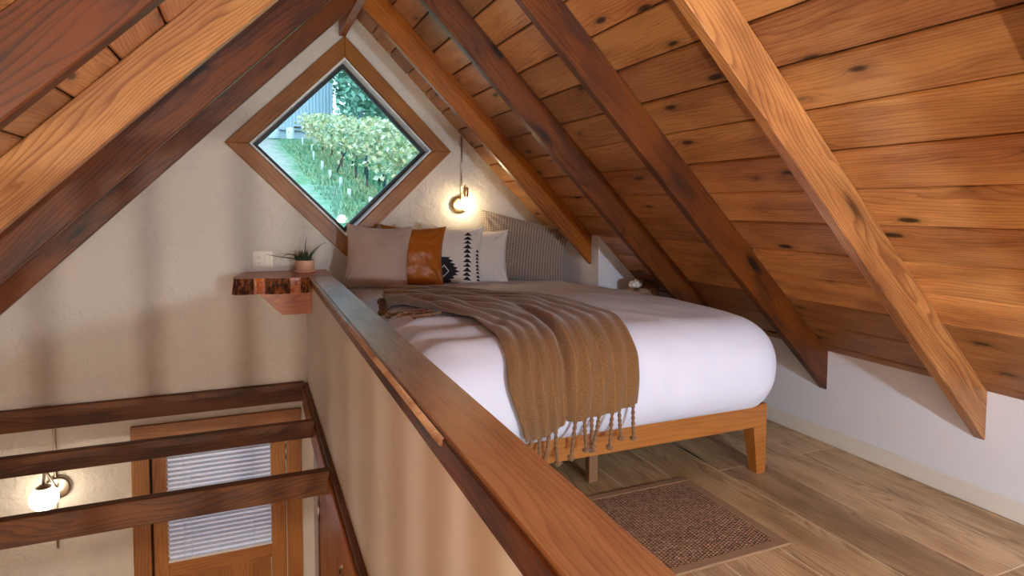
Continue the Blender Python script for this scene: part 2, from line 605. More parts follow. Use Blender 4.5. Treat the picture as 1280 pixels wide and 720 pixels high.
rows = [(1.351, M_RBLACK, 'dark reddish rafter in the upper left corner, nearest on the left slope'),
        (2.026, M_RLITE, 'light yellow-brown rafter with swirling grain on the left slope'),
        (2.700, M_RDARK, 'dark red rafter on the left slope just below the light swirling-grain one'),
        (3.376, M_RDARK, 'lowest dark rafter on the left slope, edging the cream gable wall')]
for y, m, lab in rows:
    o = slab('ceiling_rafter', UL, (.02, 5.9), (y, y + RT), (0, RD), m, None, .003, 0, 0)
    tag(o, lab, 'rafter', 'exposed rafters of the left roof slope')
tag(box('ridge_beam', (RX - .022, RX + .022), (YB + .01, YG - .002), (2.165, RZ - .03), M_RMID, None, 'y', .003), 'narrow ridge board running back to the tip of the diamond window', 'beam')

# ================================================================== DIAMOND WINDOW
win = structure(bpy.data.objects.new('window_1', None))
link(win, None, at(DX, YG, DZ))
win['label'] = 'diamond-shaped window in the gable wall looking on a vineyard'
OD = .694


def dside(name, o, i, y0, y1, mat, side, parent, bevel=0):
    P, Q = diamond(o), diamond(i)
    a, b = side, (side + 1) % 4
    A, B, C2, D2 = Vector((P[a][0], 0, P[a][1])), Vector((P[b][0], 0, P[b][1])), Vector((Q[b][0], 0, Q[b][1])), Vector((Q[a][0], 0, Q[a][1]))
    c = (A + B + C2 + D2) / 4
    ux = (B - A).normalized()
    uz = (A + B - C2 - D2).normalized()
    uy = uz.cross(ux)
    Mx = Matrix(((ux.x, uy.x, uz.x, c.x), (ux.y, uy.y, uz.y, (y0 + y1) / 2), (ux.z, uy.z, uz.z, c.z), (0, 0, 0, 1)))
    h = abs(y1 - y0) / 2
    v = []
    for yy in (-h, h):
        for p in (A, B, C2, D2):
            q = p - c
            v.append((q.dot(ux), yy, q.dot(uz)))
    f = [(0, 1, 2, 3), (7, 6, 5, 4), (0, 4, 5, 1), (1, 5, 6, 2), (2, 6, 7, 3), (3, 7, 4, 0)]
    return mesh(name, v, f, mat, parent, Mx, bevel=bevel or .0005)


for sd in range(4):
    dside('window_casing', OD, .566, YG - .026, YG - .0005, M_TRIM, sd, win, .003)
for sd in range(4):
    dside('window_jamb', .5598, .545, YG - .02, YG + .085, M_WHITE, sd, win)
for sd in range(4):
    dside('window_sash', .5598, .512, YG + .085, YG + .125, M_BLACK, sd, win, .002)
gl = NT('window_glass')
tr = gl.n('ShaderNodeBsdfTransparent')
tr.inputs[0].default_value = (.86, .95, .96, 1)
gs = gl.n('ShaderNodeBsdfGlossy')
gs.inputs['Roughness'].default_value = 0
frn = gl.n('ShaderNodeFresnel')
frn.inputs[0].default_value = 1.5
mx = gl.n('ShaderNodeMixShader')
gl.l(frn.outputs[0], mx.inputs[0]); gl.l(tr.outputs[0], mx.inputs[1]); gl.l(gs.outputs[0], mx.inputs[2])
gl.l(mx.outputs[0], gl.t.nodes['Material Output'].inputs[0])
P = diamond(.5125)
mesh('window_pane', [(x - DX, y, z - DZ) for y in (-.003, .003) for x, z in P], [(0, 1, 2, 3), (7, 6, 5, 4), (0, 4, 5, 1), (1, 5, 6, 2), (2, 6, 7, 3), (3, 7, 4, 0)], gl.m, win, at(DX, YG + .105, DZ))

# ================================================================== HALF WALL CAP, SHELF, PLANT
cap = thing('ledge_board', (.36, 1.2, .657), 'long reddish wooden cap board on top of the cream half wall', 'ledge')
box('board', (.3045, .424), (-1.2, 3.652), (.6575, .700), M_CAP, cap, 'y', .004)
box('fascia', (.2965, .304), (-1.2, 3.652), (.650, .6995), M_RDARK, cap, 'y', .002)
tube('edge_moulding', [(.2955, 3.645, .6935), (.2955, 2.4, .6935), (.2955, 1.0, .6935)], .0075, M_CAP, cap, 10)
sh = thing('live_edge_shelf', (.1, 3.85, .61), 'live-edge wooden slab shelf with bark edge at the end of the half wall', 'shelf')
# slab: top outline (front edge wavy)
front = []
for i in range(29):
    u = i / 28
    x = -.10 + u * .400
    y = 3.628 + .020 * sin(u * 5.2 + .5) - .03 * sin(pi * u) * .6 + .006 * noise.noise(Vector((u * 9, 3, 1)))
    if u < .06:
        y += (.06 - u) * .6
    front.append((x, max(y, 3.605)))
outl = front + [(.300, 3.6545), (.424, 3.6545), (.424, YG - .001), (-.045, YG - .001), (-.062, 3.93), (-.085, 3.83), (-.104, 3.72)]
prism('slab', [(p[0] - 0, p[1]) for p in outl], .618, .700, M_SLAB, sh, 'z')
bk = NT('bark')
v_, _ = bk.objcoord(False)
nb = bk.noise(bk.map(v_, (60, 60, 22)), 1, 4, .65)
bk.l(bk.ramp(nb, [(.38, srgb(36, 18, 10)), (.5, srgb(96, 50, 24)), (.62, srgb(158, 88, 40))]), bk.b.inputs['Base Color'])
bk.bump(nb, 1.0, .012)
M_BARK = bk.done(.75, .3)
# bark pieces along the front edge: strips that follow the wavy edge, some missing
def bark_strip(i0, i1, mat, dep, name):
    v, f = [], []
    idx = list(range(i0, i1 + 1))
    rowsn = 5
    for i in idx:
        x, y = front[i]
        for r in range(rowsn):
            w = r / (rowsn - 1)
            bul = dep * (0.35 + .9 * sin(pi * (.15 + .7 * w))) * (1 + .5 * noise.noise(Vector((x * 45, w * 3, 2))))
            slant = -.012 * (1 - w) if i < 6 else 0
            v.append((x + slant - .1, y - bul - 3.6, .612 + w * .086 - .6))
    for a in range(len(idx) - 1):
        for r in range(rowsn - 1):
            f.append((a * rowsn + r, (a + 1) * rowsn + r, (a + 1) * rowsn + r + 1, a * rowsn + r + 1))
    # back side closes the strip
    n = len(v)
    for i in idx:
        x, y = front[i]
        v += [(x - .1, y + .006 - 3.6, .612 - .6), (x - .1, y + .006 - 3.6, .698 - .6)]
    for a in range(len(idx) - 1):
        b0, b1 = n + 2 * a, n + 2 * (a + 1)
        f += [(b0, b0 + 1, b1 + 1, b1), (a * rowsn, b0, b1, (a + 1) * rowsn), (a * rowsn + rowsn - 1, (a + 1) * rowsn + rowsn - 1, b1 + 1, b0 + 1)]
    e = (len(idx) - 1)
    f.append(tuple([r for r in range(rowsn)] + [n + 1, n]))
    f.append(tuple([e * rowsn + r for r in range(rowsn - 1, -1, -1)] + [n + 2 * e, n + 2 * e + 1]))
    return mesh(name, v, f, mat, sh, at(.1, 3.6, .6), smooth=False)


bark_strip(0, 7, M_BARK, .016, 'bark')
bark_strip(7, 11, M_SLAB, .004, 'bare_edge')
bark_strip(11, 20, M_BARK, .013, 'bark')
bark_strip(20, 24, M_SLAB, .006, 'bare_edge')
bark_strip(24, 28, M_BARK, .012, 'bark')
prism('bracket', [(.02, .6175), (.147, .484), (.3035, .484), (.3035, .6175)], 3.66, 3.80, M_SLAB, sh, 'y', .002)

# outlet plate
ol = thing('outlet_plate', (.054, YG, .768), 'cream double wall plate with socket and rocker switch above the live-edge shelf', 'outlet')
box('cover_plate', (-.004, .112), (YG - .006, YG - .0003), (.713, .826), M_PLATE, ol, 'x', .0025)
sk = box('socket', (.012, .046), (YG - .009, YG - .006), (.736, .803), M_PLATE, ol, 'x', .0015)
for zz in (.752, .787):
    for xx in (.023, .034):
        box('socket_slot', (xx - .0014, xx + .0014), (YG - .0096, YG - .0088), (zz - .005, zz + .005), M_SLOT, sk)
    box('ground_hole', (.0265, .0305), (YG - .0096, YG - .0088), (zz - .012, zz - .0085), M_SLOT, sk)
box('rocker_switch', (.062, .096), (YG - .011, YG - .006), (.736, .803), M_PLATE, ol, 'x', .0025)

# potted succulent
pot = thing('potted_succulent', (.288, 3.885, .7), 'small dark green succulent in a peach clay pot on the live-edge shelf', 'plant')
M_POT = plain('peach_glazed_clay', srgb(224, 176, 146), .35)
M_SOIL = plain('dark_potting_grit', srgb(52, 36, 26), .9, bumpscale=160, bstr=1, bdist=.006)
PM = at(.288, 3.885, .7)
lathe('saucer', [(.045, .0005), (.062, .002), (.065, .010), (.060, .012), (.04, .010)], M_POT, pot, PM, 32)
lathe('pot', [(.046, .010), (.0545, .014), (.0555, .070), (.0535, .074), (.0505, .070), (.050, .060)], M_POT, pot, PM, 32)
lathe('soil', [(.049, .056), (.049, .064), (.02, .070)], M_SOIL, pot, PM, 20, wob=lambda a, z: 1 + .02 * sin(5 * a))
lf = NT('succulent_green')
v_, rn = lf.objcoord()
lf.l(lf.mix(lf.noise(v_, 90, 2), srgb(18, 36, 18), srgb(58, 84, 40)), lf.b.inputs['Base Color'])
M_LEAF = lf.done(.35, .5)
C0 = Vector((.288, 3.885, .765))


def leaf(pts, r, nm='leaf'):
    tube(nm, pts, lambda u: r * max(.08, (1 - u) ** .7), M_LEAF, pot, 6, True, flat=.55)


def bez(p, n=10):
    p = [Vector(q) for q in p]
    out = []
    for i in range(n + 1):
        u = i / n
        a = [p[j].lerp(p[j + 1], u) for j in range(len(p) - 1)]
        while len(a) > 1:
            a = [a[j].lerp(a[j + 1], u) for j in range(len(a) - 1)]
        out.append(a[0])
    return out


leaf(bez([C0, C0 + Vector((-.08, -.01, .03)), C0 + Vector((-.14, -.02, .025)), C0 + Vector((-.215, -.02, .05))]), .010, 'long_leaf')
leaf(bez([C0, C0 + Vector((-.07, .00, .06)), C0 + Vector((-.11, 0, .055)), C0 + Vector((-.135, 0, .015))]), .009, 'long_leaf')
leaf(bez([C0 + Vector((0, .0, .02)), C0 + Vector((0, 0, .1)), C0 + Vector((.012, 0, .15))]), .008, 'long_leaf')
leaf(bez([C0 + Vector((.02, .0, .02)), C0 + Vector((.05, 0, .08)), C0 + Vector((.125, .0, .115))]), .010, 'long_leaf')
leaf(bez([C0 + Vector((.02, -.01, .02)), C0 + Vector((.05, 0, .05)), C0 + Vector((.085, .0, .085))]), .009, 'long_leaf')
for i in range(46):
    a = random.uniform(0, 2 * pi)
    rr_ = random.uniform(.004, .036)
    hgt = random.uniform(.025, .072) * (1.15 - rr_ * 9)
    b = C0 + Vector((cos(a) * rr_ - .006, sin(a) * rr_, -.002))
    tip = b + Vector((cos(a) * random.uniform(.004, .026), sin(a) * random.uniform(.004, .02), hgt))
    leaf([b, b.lerp(tip, .5) + Vector((cos(a) * .004, sin(a) * .004, 0)), tip], random.uniform(.009, .013))

# ================================================================== WALL LAMP over the bed
wl = thing('wall_lamp', (1.306, YG, 1.115), 'brass wall lamp with round back plate and bare glowing bulb above the pillows', 'lamp')
LM = at(1.306, YG, 1.115) @ rotx(90)
lathe('back_plate', [(.059, .0004), (.062, .006), (.060, .014), (.040, .021), (.012, .024), (.001, .0245)], M_BRASS, wl, LM, 40)
tube('lamp_arm', bez([(1.312, YG - .022, 1.12), (1.316, YG - .06, 1.20), (1.322, YG - .085, 1.27), (1.328, YG - .085, 1.238)], 14), .0042, M_BRASS, wl, 10)
lsk = lathe('lamp_socket', [(.0165, 0), (.0175, .002), (.0175, .062), (.0155, .066), (.006, .068)], M_BRASS, wl, at(1.328, YG - .085, 1.165), 24)
lathe('bulb', [(.001, -.092), (.010, -.090), (.021, -.078), (.0265, -.060), (.0235, -.038), (.016, -.016), (.013, 0)], M_GLOW, lsk, at(1.328, YG - .085, 1.166), 20)
tube('conduit', [(1.322, YG - .008, 1.172), (1.322, YG - .008, 1.40), (1.322, YG - .008, 1.578)], .0065, M_NICKEL, wl, 10)

# ================================================================== LOWER LEVEL: beams, door, sconce
for y0, z0, lab, y1 in ((YG - .042, -.118, 'dark wooden ledger beam fixed along the gable wall above the door', YG - .0005),
                        (3.235, -.088, 'middle of the three dark cross beams over the stairwell', 3.275),
                        (2.590, -.102, 'lowest of the three dark cross beams over the stairwell, in front of the blind', 2.632)):
    zt = 0 if y0 > 3.9 else -.001
    o = box('cross_beam', (-1.70, .279), (y0, y1), (z0, zt), M_BEAM, None, 'x', .003)
    tag(o, lab, 'beam', 'cross beams over the stairwell')
led = thing('side_ledger', (.29, 1, -.06), 'brown wooden ledger running along the foot of the half wall', 'beam')
box('ledger_board', (.281, .3035), (-1.2, YG - .043), (-.150, -.002), M_BEAM, led, 'y', .003)
box('ledger_cap', (.270, .281), (-1.2, YG - .043), (-.155, -.030), M_RMID, led, 'y', .002)

# entrance door below
D1 = structure(bpy.data.objects.new('door_1', None))
link(D1, None, at(-.2, YG, ZL))
D1['label'] = 'stained wooden half-glazed entrance door below the loft'
ZT = -.168
box('door_casing', (-.662, -.572), (YG - .022, YG - .0003), (ZL, ZT - .09), M_DOOR, D1, 'z', .002)
box('door_casing', (.172, .262), (YG - .022, YG - .0003), (ZL, ZT - .09), M_DOOR, D1, 'z', .002)
box('door_casing', (-.662, .262), (YG - .024, YG - .0003), (ZT - .09, ZT), M_DOOR, D1, 'x', .002)
box('stile', (-.560, -.482), (YG - .012, YG - .0003), (ZL + .01, ZT - .10), M_DOOR, D1, 'z', .002)
box('stile', (.078, .166), (YG - .012, YG - .0003), (ZL + .01, ZT - .10), M_DOOR, D1, 'z', .002)
box('top_rail', (-.482, .078), (YG - .012, YG - .0003), (-.345, ZT - .10), M_DOOR, D1, 'x', .002)
box('lock_rail', (-.482, .078), (YG - .012, YG - .0003), (-1.095, -1.005), M_DOOR, D1, 'x', .002)
box('bottom_rail', (-.482, .078), (YG - .012, YG - .0003), (ZL + .01, ZL + .25), M_DOOR, D1, 'x', .002)
box('door_panel', (-.478, .074), (YG - .006, YG - .0003), (ZL + .25, -1.097), M_DOOR, D1, 'z', .001)
box('door_reveal', (-.572, -.560), (YG - .004, YG - .0003), (ZL, ZT - .09), M_DARKGAP, D1, 'z')
M_DAYGLASS = plain('door_pane_glass', (.62, .72, .84), .05)
dg = emit('glowing_door_glass', (.50, .66, 1.0), .22)  # emission put into the pane in place of daylight from outside
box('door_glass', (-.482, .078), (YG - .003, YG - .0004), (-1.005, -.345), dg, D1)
for zz in (-.44, -1.6):
    tube('hinge', [(.169, YG - .016, zz - .045), (.169, YG - .016, zz), (.169, YG - .016, zz + .045)], .006, M_NICKEL, D1, 8)
# blind
bl = thing('window_blind', (-.2, YG - .02, -.34), 'white slatted blind hanging over the glass of the entrance door', 'blind')
M_SLAT = plain('white_aluminium_slat', srgb(222, 230, 240), .35, spec=.5)
box('head_rail', (-.488, .084), (YG - .040, YG - .0125), (-.345, -.318), M_WHITE, bl, 'x', .002)
nsl = 22
sl0 = None
for i in range(nsl):
    z = -.372 - i * .0278
    Mx = at(-.202, YG - .026, z) @ rotx(18)
    if sl0 is None:
        w = .283
        vv, ff = [], []
        for j in range(5):
            t = -1 + j * .5
            for sx_ in (-w, w):
                vv += [(sx_, t * .0112, .0022 * (1 - t * t) + .0004), (sx_, t * .0112, .0022 * (1 - t * t) - .0004)]
        for j in range(4):
            a = j * 4
            ff += [(a, a + 2, a + 6, a + 4), (a + 1, a + 5, a + 7, a + 3), (a, a + 4, a + 5, a + 1), (a + 2, a + 3, a + 7, a + 6)]
        ff += [(0, 1, 3, 2), (16, 18, 19, 17)]
        sl0 = mesh('slat', vv, ff, M_SLAT, bl, Mx)
    else:
        link(bpy.data.objects.new('slat', sl0.data), bl, Mx)
box('bottom_rail', (-.485, .081), (YG - .036, YG - .014), (-1.000, -.983), M_WHITE, bl, 'x', .003)
for xx in (-.40, -.36, -.02):
    tube('ladder_cord', [(xx, YG - .0395, -.335), (xx, YG - .0395, -.66), (xx, YG - .0395, -.985)], .0016, M_WHITE, bl, 6)

# sconce
sc_ = thing('wall_sconce', (-.99, YG, -.466), 'nickel wall sconce with glowing opal globe beside the entrance door', 'lamp')
lathe('back_plate', [(.062, .0004), (.066, .006), (.063, .016), (.050, .022), (.001, .024)], M_NICKEL, sc_, at(-1.012, YG, -.458) @ rotx(90), 32)
tube('conduit', [(-1.020, YG - .009, -.40), (-1.020, YG - .009, -.1), (-1.020, YG - .009, .0)], .0085, M_NICKEL, sc_, 10)
tube('lower_cord', [(-1.022, YG - .009, -.515), (-1.022, YG - .009, -.62), (-1.022, YG - .009, -.8)], .006, M_NICKEL, sc_, 8)
tube('arm', bez([(-1.01, YG - .02, -.45), (-1.01, YG - .14, -.40), (-1.03, YG - .16, -.22), (-1.045, YG - .125, -.385)], 14), .0075, M_NICKEL, sc_, 10)
gcap = lathe('globe_cap', [(.036, 0), (.036, .006), (.018, .018), (.008, .022)], M_NICKEL, sc_, at(-1.045, YG - .125, -.405), 24)
globe('globe', .066, M_GLOBE, gcap, at(-1.045, YG - .125, -.462), 28)

# cupboard door under the ledger
D2 = structure(bpy.data.objects.new('door_2', None))
link(D2, None, at(.33, 2.9, ZL))
D2['label'] = 'pale wooden door in the wall under the loft, seen edge-on below the ledger'
box('door_casing', (.318, .3345), (3.50, 3.575), (ZL, -.156), M_RDARK, D2, 'z', .002)
box('door_leaf', (.322, .3345), (2.30, 3.495), (ZL + .01, -.157), M_DOOR, D2, 'z', .002)
box('door_casing', (.318, .3345), (2.215, 2.295), (ZL, -.156), M_RDARK, D2, 'z', .002)
for zz in (-.62, -1.7):
    tube('hinge', [(.316, 3.498, zz - .05), (.316, 3.498, zz), (.316, 3.498, zz + .05)], .007, M_NICKEL, D2, 8)
tube('latch', [(.315, 2.44, -.42), (.300, 2.44, -.40), (.300, 2.44, -.34), (.315, 2.44, -.32)], .006, M_NICKEL, D2, 8)

# ================================================================== BED
bed = thing('bed', (1.23, 2.9, 0), 'low platform bed with orange-brown wooden frame and tapered legs', 'bed')
X0, X1, Y0, Y1 = .50, 1.957, 1.885, 3.985
ZR0, ZR1 = .199, .293
box('foot_rail', (X0, X1), (Y0, Y0 + .032), (ZR0, ZR1), M_BED, bed, 'x', .002)
box('side_rail', (X1 - .032, X1), (Y0 + .033, 3.29), (ZR0, ZR1), M_BED, bed, 'y', .002)
box('side_rail', (X0, X0 + .032), (Y0 + .033, Y1), (ZR0, ZR1), M_BED, bed, 'y', .002)


def bedleg(x, y, sx, sy):
    t, b = .068, .046
    v = []
    for z, w in ((0, b), (ZR0 - .0005, t)):
        for a, c in ((0, 0), (1, 0), (1, 1), (0, 1)):
            v.append(((a * w * sx), (c * w * sy), z))
    me = mesh('leg', v, BF, M_BED, bed, at(x, y, 0), bevel=.002)
    return me


for x, y, sx, sy in ((X1, Y0, -1, 1), (X0, Y0, 1, 1), (X1, 3.28, -1, -1), (X0, Y1, 1, -1)):
    bedleg(x, y, sx, sy)
M_METAL = plain('brown_metal_support', srgb(150, 112, 84), .45, metal=.3)
box('support_leg', (1.222, 1.262), (2.075, 2.11), (0, ZR0 + .03), M_METAL, bed, 'z', .002)
box('centre_beam', (1.222, 1.262), (Y0 + .033, Y1), (ZR0 + .031, ZR1 - .021), M_BED, bed, 'y')
for i in range(9):
    y = 1.95 + i * .235
    box('slat', (X0 + .033, X1 - .033 if y < 3.2 else 1.90), (y, y + .07), (ZR1 - .02, ZR1 - .003), M_BED, bed, 'x')

# duvet: puffed rounded body over the mattress
DLO, DHI, DR = Vector((.44, 1.80, .25)), Vector((2.005, 3.95, .612)), .17
DC, DH = (DLO + DHI) / 2, (DHI - DLO) / 2


def crown(x, y):
    u = (x - DC.x) / DH.x
    return .068 * exp(-((y - 2.35) / .85) ** 2) * max(0, 1 - (u - .15) ** 2 * .45)


def sdf(p):
    k = min(max((p.z - .25) / .36, 0), 1)
    q = Vector((abs(p.x - DC.x) - DH.x + DR, abs(p.y - DC.y) - DH.y + DR, abs(p.z - crown(p.x, p.y) * k - DC.z) - DH.z + DR))
    return Vector((max(q.x, 0), max(q.y, 0), max(q.z, 0))).length + min(max(q), 0) - DR


def grad(p, e=.002):
    return Vector([sdf(p + Vector([e * (i == j) for j in range(3)])) - sdf(p - Vector([e * (i == j) for j in range(3)])) for i in range(3)]).normalized()


def settle(p, off):
    for _ in range(5):
        p = p + grad(p) * (off - sdf(p))
    return p


def wrinkle(p, nrm):
    w = .007 * noise.noise(Vector((p.x * 4, p.y * 2.2, p.z * 3)))
    w += .005 * noise.noise(Vector((p.x * 9 + p.y * 5, p.y * 4, p.z * 9 + 4)))
    # long folds on the left near the half wall and soft gathers on the front
    fold = exp(-((p.x - .55) / .25) ** 2) * exp(-((p.y - 2.25) / .4) ** 2)
    w += .012 * fold * sin(p.y * 34 + 7 * p.x + 2 * noise.noise(p * 5))
    fr = max(0, -nrm.y)
    w += .007 * fr * noise.noise(Vector((p.x * 16, p.z * 3, 8))) * (1 if p.z < .55 else .3)
    side = max(0, nrm.x)
    w += .008 * side * noise.noise(Vector((p.y * 9, p.z * 6, 2)))
    return w


def build_duvet():
    nx, ny, nz = 64, 84, 22
    v, f, idx = [], [], {}

    def add(i, j, k):
        key = (i, j, k)
        if key not in idx:
            p = Vector((DLO.x + (DHI.x - DLO.x) * i / nx, DLO.y + (DHI.y - DLO.y) * j / ny, DLO.z + (DHI.z - DLO.z) * k / nz))
            q = Vector([max(min(p[a] - DC[a], DH[a] - DR), -(DH[a] - DR)) for a in range(3)])
            d = p - DC - q
            if d.length > 1e-6:
                p = DC + q + d.normalized() * DR
            kk = min(max((p.z - .25) / .36, 0), 1)
            p.z += crown(p.x, p.y) * kk
            n = grad(p)
            if n.z > -.6:
                p = p + n * wrinkle(p, n)
            # rear stays in front of the wall, underside sits on the slats
            p.z = max(p.z, .2945)
            if p.x < .50:
                p.x = max(p.x, .428)
            idx[key] = len(v)
            v.append(p)
        return idx[key]

    def quad(a, b, c, d):
        f.append((add(*a), add(*b), add(*c), add(*d)))
    for i in range(nx):
        for j in range(ny):
            quad((i, j, nz), (i + 1, j, nz), (i + 1, j + 1, nz), (i, j + 1, nz))
            quad((i, j, 0), (i, j + 1, 0), (i + 1, j + 1, 0), (i + 1, j, 0))
    for i in range(nx):
        for k in range(nz):
            quad((i, 0, k), (i + 1, 0, k), (i + 1, 0, k + 1), (i, 0, k + 1))
            quad((i, ny, k), (i, ny, k + 1), (i + 1, ny, k + 1), (i + 1, ny, k))
    for j in range(ny):
        for k in range(nz):
            quad((0, j, k), (0, j, k + 1), (0, j + 1, k + 1), (0, j + 1, k))
            quad((nx, j, k), (nx, j + 1, k), (nx, j + 1, k + 1), (nx, j, k + 1))
    c = Vector((1.23, 2.9, .45))
    o = mesh('duvet', [p - c for p in v], f, plain('white_cotton', srgb(226, 231, 247), .8, spec=.2, bumpscale=300, bstr=.12, bdist=.001, Sheen_Weight=.15), None, at(*c), smooth=True)
    return tag(o, 'puffy white duvet covering the platform bed', 'duvet')


build_duvet()

# throw blanket
TR = [[(.545, 2.70, .66), (.575, 2.86, .66), (.60, 3.02, .66)],
      [(.665, 2.45, .66), (.75, 2.75, .66), (.815, 3.10, .66)],
      [(.72, 2.24, .66), (.88, 2.55, .66), (1.00, 2.80, .66)],
      [(.752, 2.08, .66), (.99, 2.34, .66), (1.165, 2.55, .66)],
      [(.763, 1.97, .65), (1.005, 2.12, .66), (1.20, 2.25, .66)],
      [(.763, 1.885, .625), (.977, 1.93, .648), (1.235, 2.02, .655)],
      [(.76, 1.835, .585), (.972, 1.838, .59), (1.240, 1.85, .60)],
      [(.756, 1.794, .50), (.966, 1.793, .505), (1.234, 1.798, .52)],
      [(.823, 1.80, .318), (.966, 1.788, .375), (1.229, 1.784, .420)]]


def cr(a, b, c, d, t):
    return .5 * ((2 * b) + (c - a) * t + (2 * a - 5 * b + 4 * c - d) * t * t + (3 * b - a - 3 * c + d) * t ** 3)


def throw_point(t, s_):
    """t along the blanket in 0..8, s_ across 0..1 -> base point"""
    i = min(int(t), 7)
    u = t - i
    pts = []
    for q in range(3):
        g = lambda n: Vector(TR[min(max(n, 0), 8)][q])
        pts.append(cr(g(i - 1), g(i), g(i + 1), g(i + 2), u))
    if s_ < .5:
        p = pts[0].lerp(pts[1], s_ * 2)
    else:
        p = pts[1].lerp(pts[2], s_ * 2 - 1)
    return p


th = thing('throw_blanket', (1.0, 2.0, .66), 'brown ribbed knitted throw with tassels draped over the foot of the bed', 'blanket')


def throw_h(t, s_):
    bunch = max(0, 1 - t / 3.6)
    h = .013
    h += (.0045 + .013 * bunch) * (1 + sin(2 * pi * (s_ * 8.5 + .35 * sin(t * .9)))) * .9
    h += bunch * .036 * (1 + sin(2 * pi * (s_ * 2.6 + t * .35 + .2))) * .5
    h += .006 * noise.noise(Vector((s_ * 7, t * 1.6, 3)))
    # right panel lies over the left one, with a crease between
    a = 1 / (1 + exp(-(s_ - .52) * 60))
    lay = min(1, max(0, (t - 2.4) / 1.2))
    h += lay * (.020 * a - .012 * exp(-((s_ - .49) / .025) ** 2))
    return max(h, .005)


def throw_hem(s_):
    """where the hem ends along t: the left panel hangs lower"""
    base = 8.0
    if s_ > .5:
        base -= .10 * exp(-((s_ - .62) / .12) ** 2)
    else:
        base += .12 * sin(pi * s_ * 2) - (.18 if s_ > .47 else 0)
    return base


nt_, ns = 150, 110
vv, ff, uvs = [], [], []
for i in range(nt_ + 1):
    for j in range(ns + 1):
        s_ = j / ns
        t = i / nt_ * throw_hem(s_)
        tt = min(t, 8)
        p = throw_point(tt, s_)
        if t > 8:
            p = p + Vector((0, 0, -(t - 8) * .12))
        p = settle(p, throw_h(tt, s_))
        vv.append(p - Vector((1.0, 2.0, .66)))
        uvs.append((s_, t / 8 * 1.7))
for i in range(nt_):
    for j in range(ns):
        a = i * (ns + 1) + j
        ff.append((a, a + 1, a + ns + 2, a + ns + 1))
M_THROW = fabric('brown_knit', srgb(104, 72, 40), srgb(142, 104, 62), 120, 'knit', .9, .5, .002, .35)
o = mesh('blanket_body', vv, ff, M_THROW, th, at(1.0, 2.0, .66), smooth=True)
ul = o.data.uv_layers.new(name='UVMap')
for lp in o.data.loops:
    ul.data[lp.index].uv = uvs[lp.vertex_index]
md = o.modifiers.new('thickness', 'SOLIDIFY')
md.thickness = .005
md.offset = -1
M_CORD = fabric('brown_cord', srgb(104, 72, 46), srgb(150, 112, 76), 60, 'melange', .9, .3)


def tassel(path, tw):
    path = [Vector(p) for p in path]
    seg = bez(path, 26)
    # end tuft merged into the same strand
    L = len(seg) - 1
    tube('tassel', seg, lambda u: .0058 if u < .86 else .0058 + .008 * sin(pi * min(1, (u - .86) / .16)), M_CORD, th, 8, True, twist=tw)


hems = [.07, .17, .30, .36, .545, .60, .66, .705, .80, .86, .965]
for q, s_ in enumerate(hems):
    t = throw_hem(s_)
    b = settle(throw_point(min(t, 8), s_) + Vector((0, 0, -(max(t, 8) - 8) * .12)), throw_h(8, s_))
    L = random.uniform(.105, .135)
    sway = random.uniform(-.03, .012)
    pts = [b + Vector((0, -.002, .004)), b + Vector((sway * .2, -.002, -L * .35)), b + Vector((sway * .5, -.004, -L * .7)), b + Vector((sway, -.006, -L))]
    pts = [pts[0]] + [settle(p, max(.012, sdf(p))) for p in pts[1:]]
    for p in pts:
        if p.z < ZR1 + .01:
            p.y = min(p.y, Y0 - .010)
    tassel(pts, 22)
for q, s_ in enumerate([.03, .13, .24, .33, .45, .56, .68, .80, .93]):
    b = settle(throw_point(0, s_), .012)
    ang = radians(185 + random.uniform(-22, 35))
    L = random.uniform(.06, .10)
    e = b + Vector((cos(ang) * L * .6, sin(ang) * L - .02, 0))
    if e.x < .46:
        e.x = .46 + .01 * (q % 3)
    m_ = b.lerp(e, .5) + Vector((0, random.uniform(-.02, .02), .006))
    tassel([settle(b, .013), settle(m_, .017), settle(m_.lerp(e, .6), .011), settle(e, .012)], 16)
# three loose cords that lie towards the camera
for q, (x0, y0, x1, y1) in enumerate([(.68, 2.42, .545, 2.50), (.665, 2.46, .50, 2.60), (.70, 2.38, .585, 2.40)]):
    a, b = settle(Vector((x0, y0, .66)), .014), settle(Vector((x1, y1, .66)), .010)
    m_ = settle(a.lerp(b, .5) + Vector((0, -.02, 0)), .010)
    tassel([a, m_, settle(m_.lerp(b, .5), .010), b], 26)

# ================================================================== PILLOWS


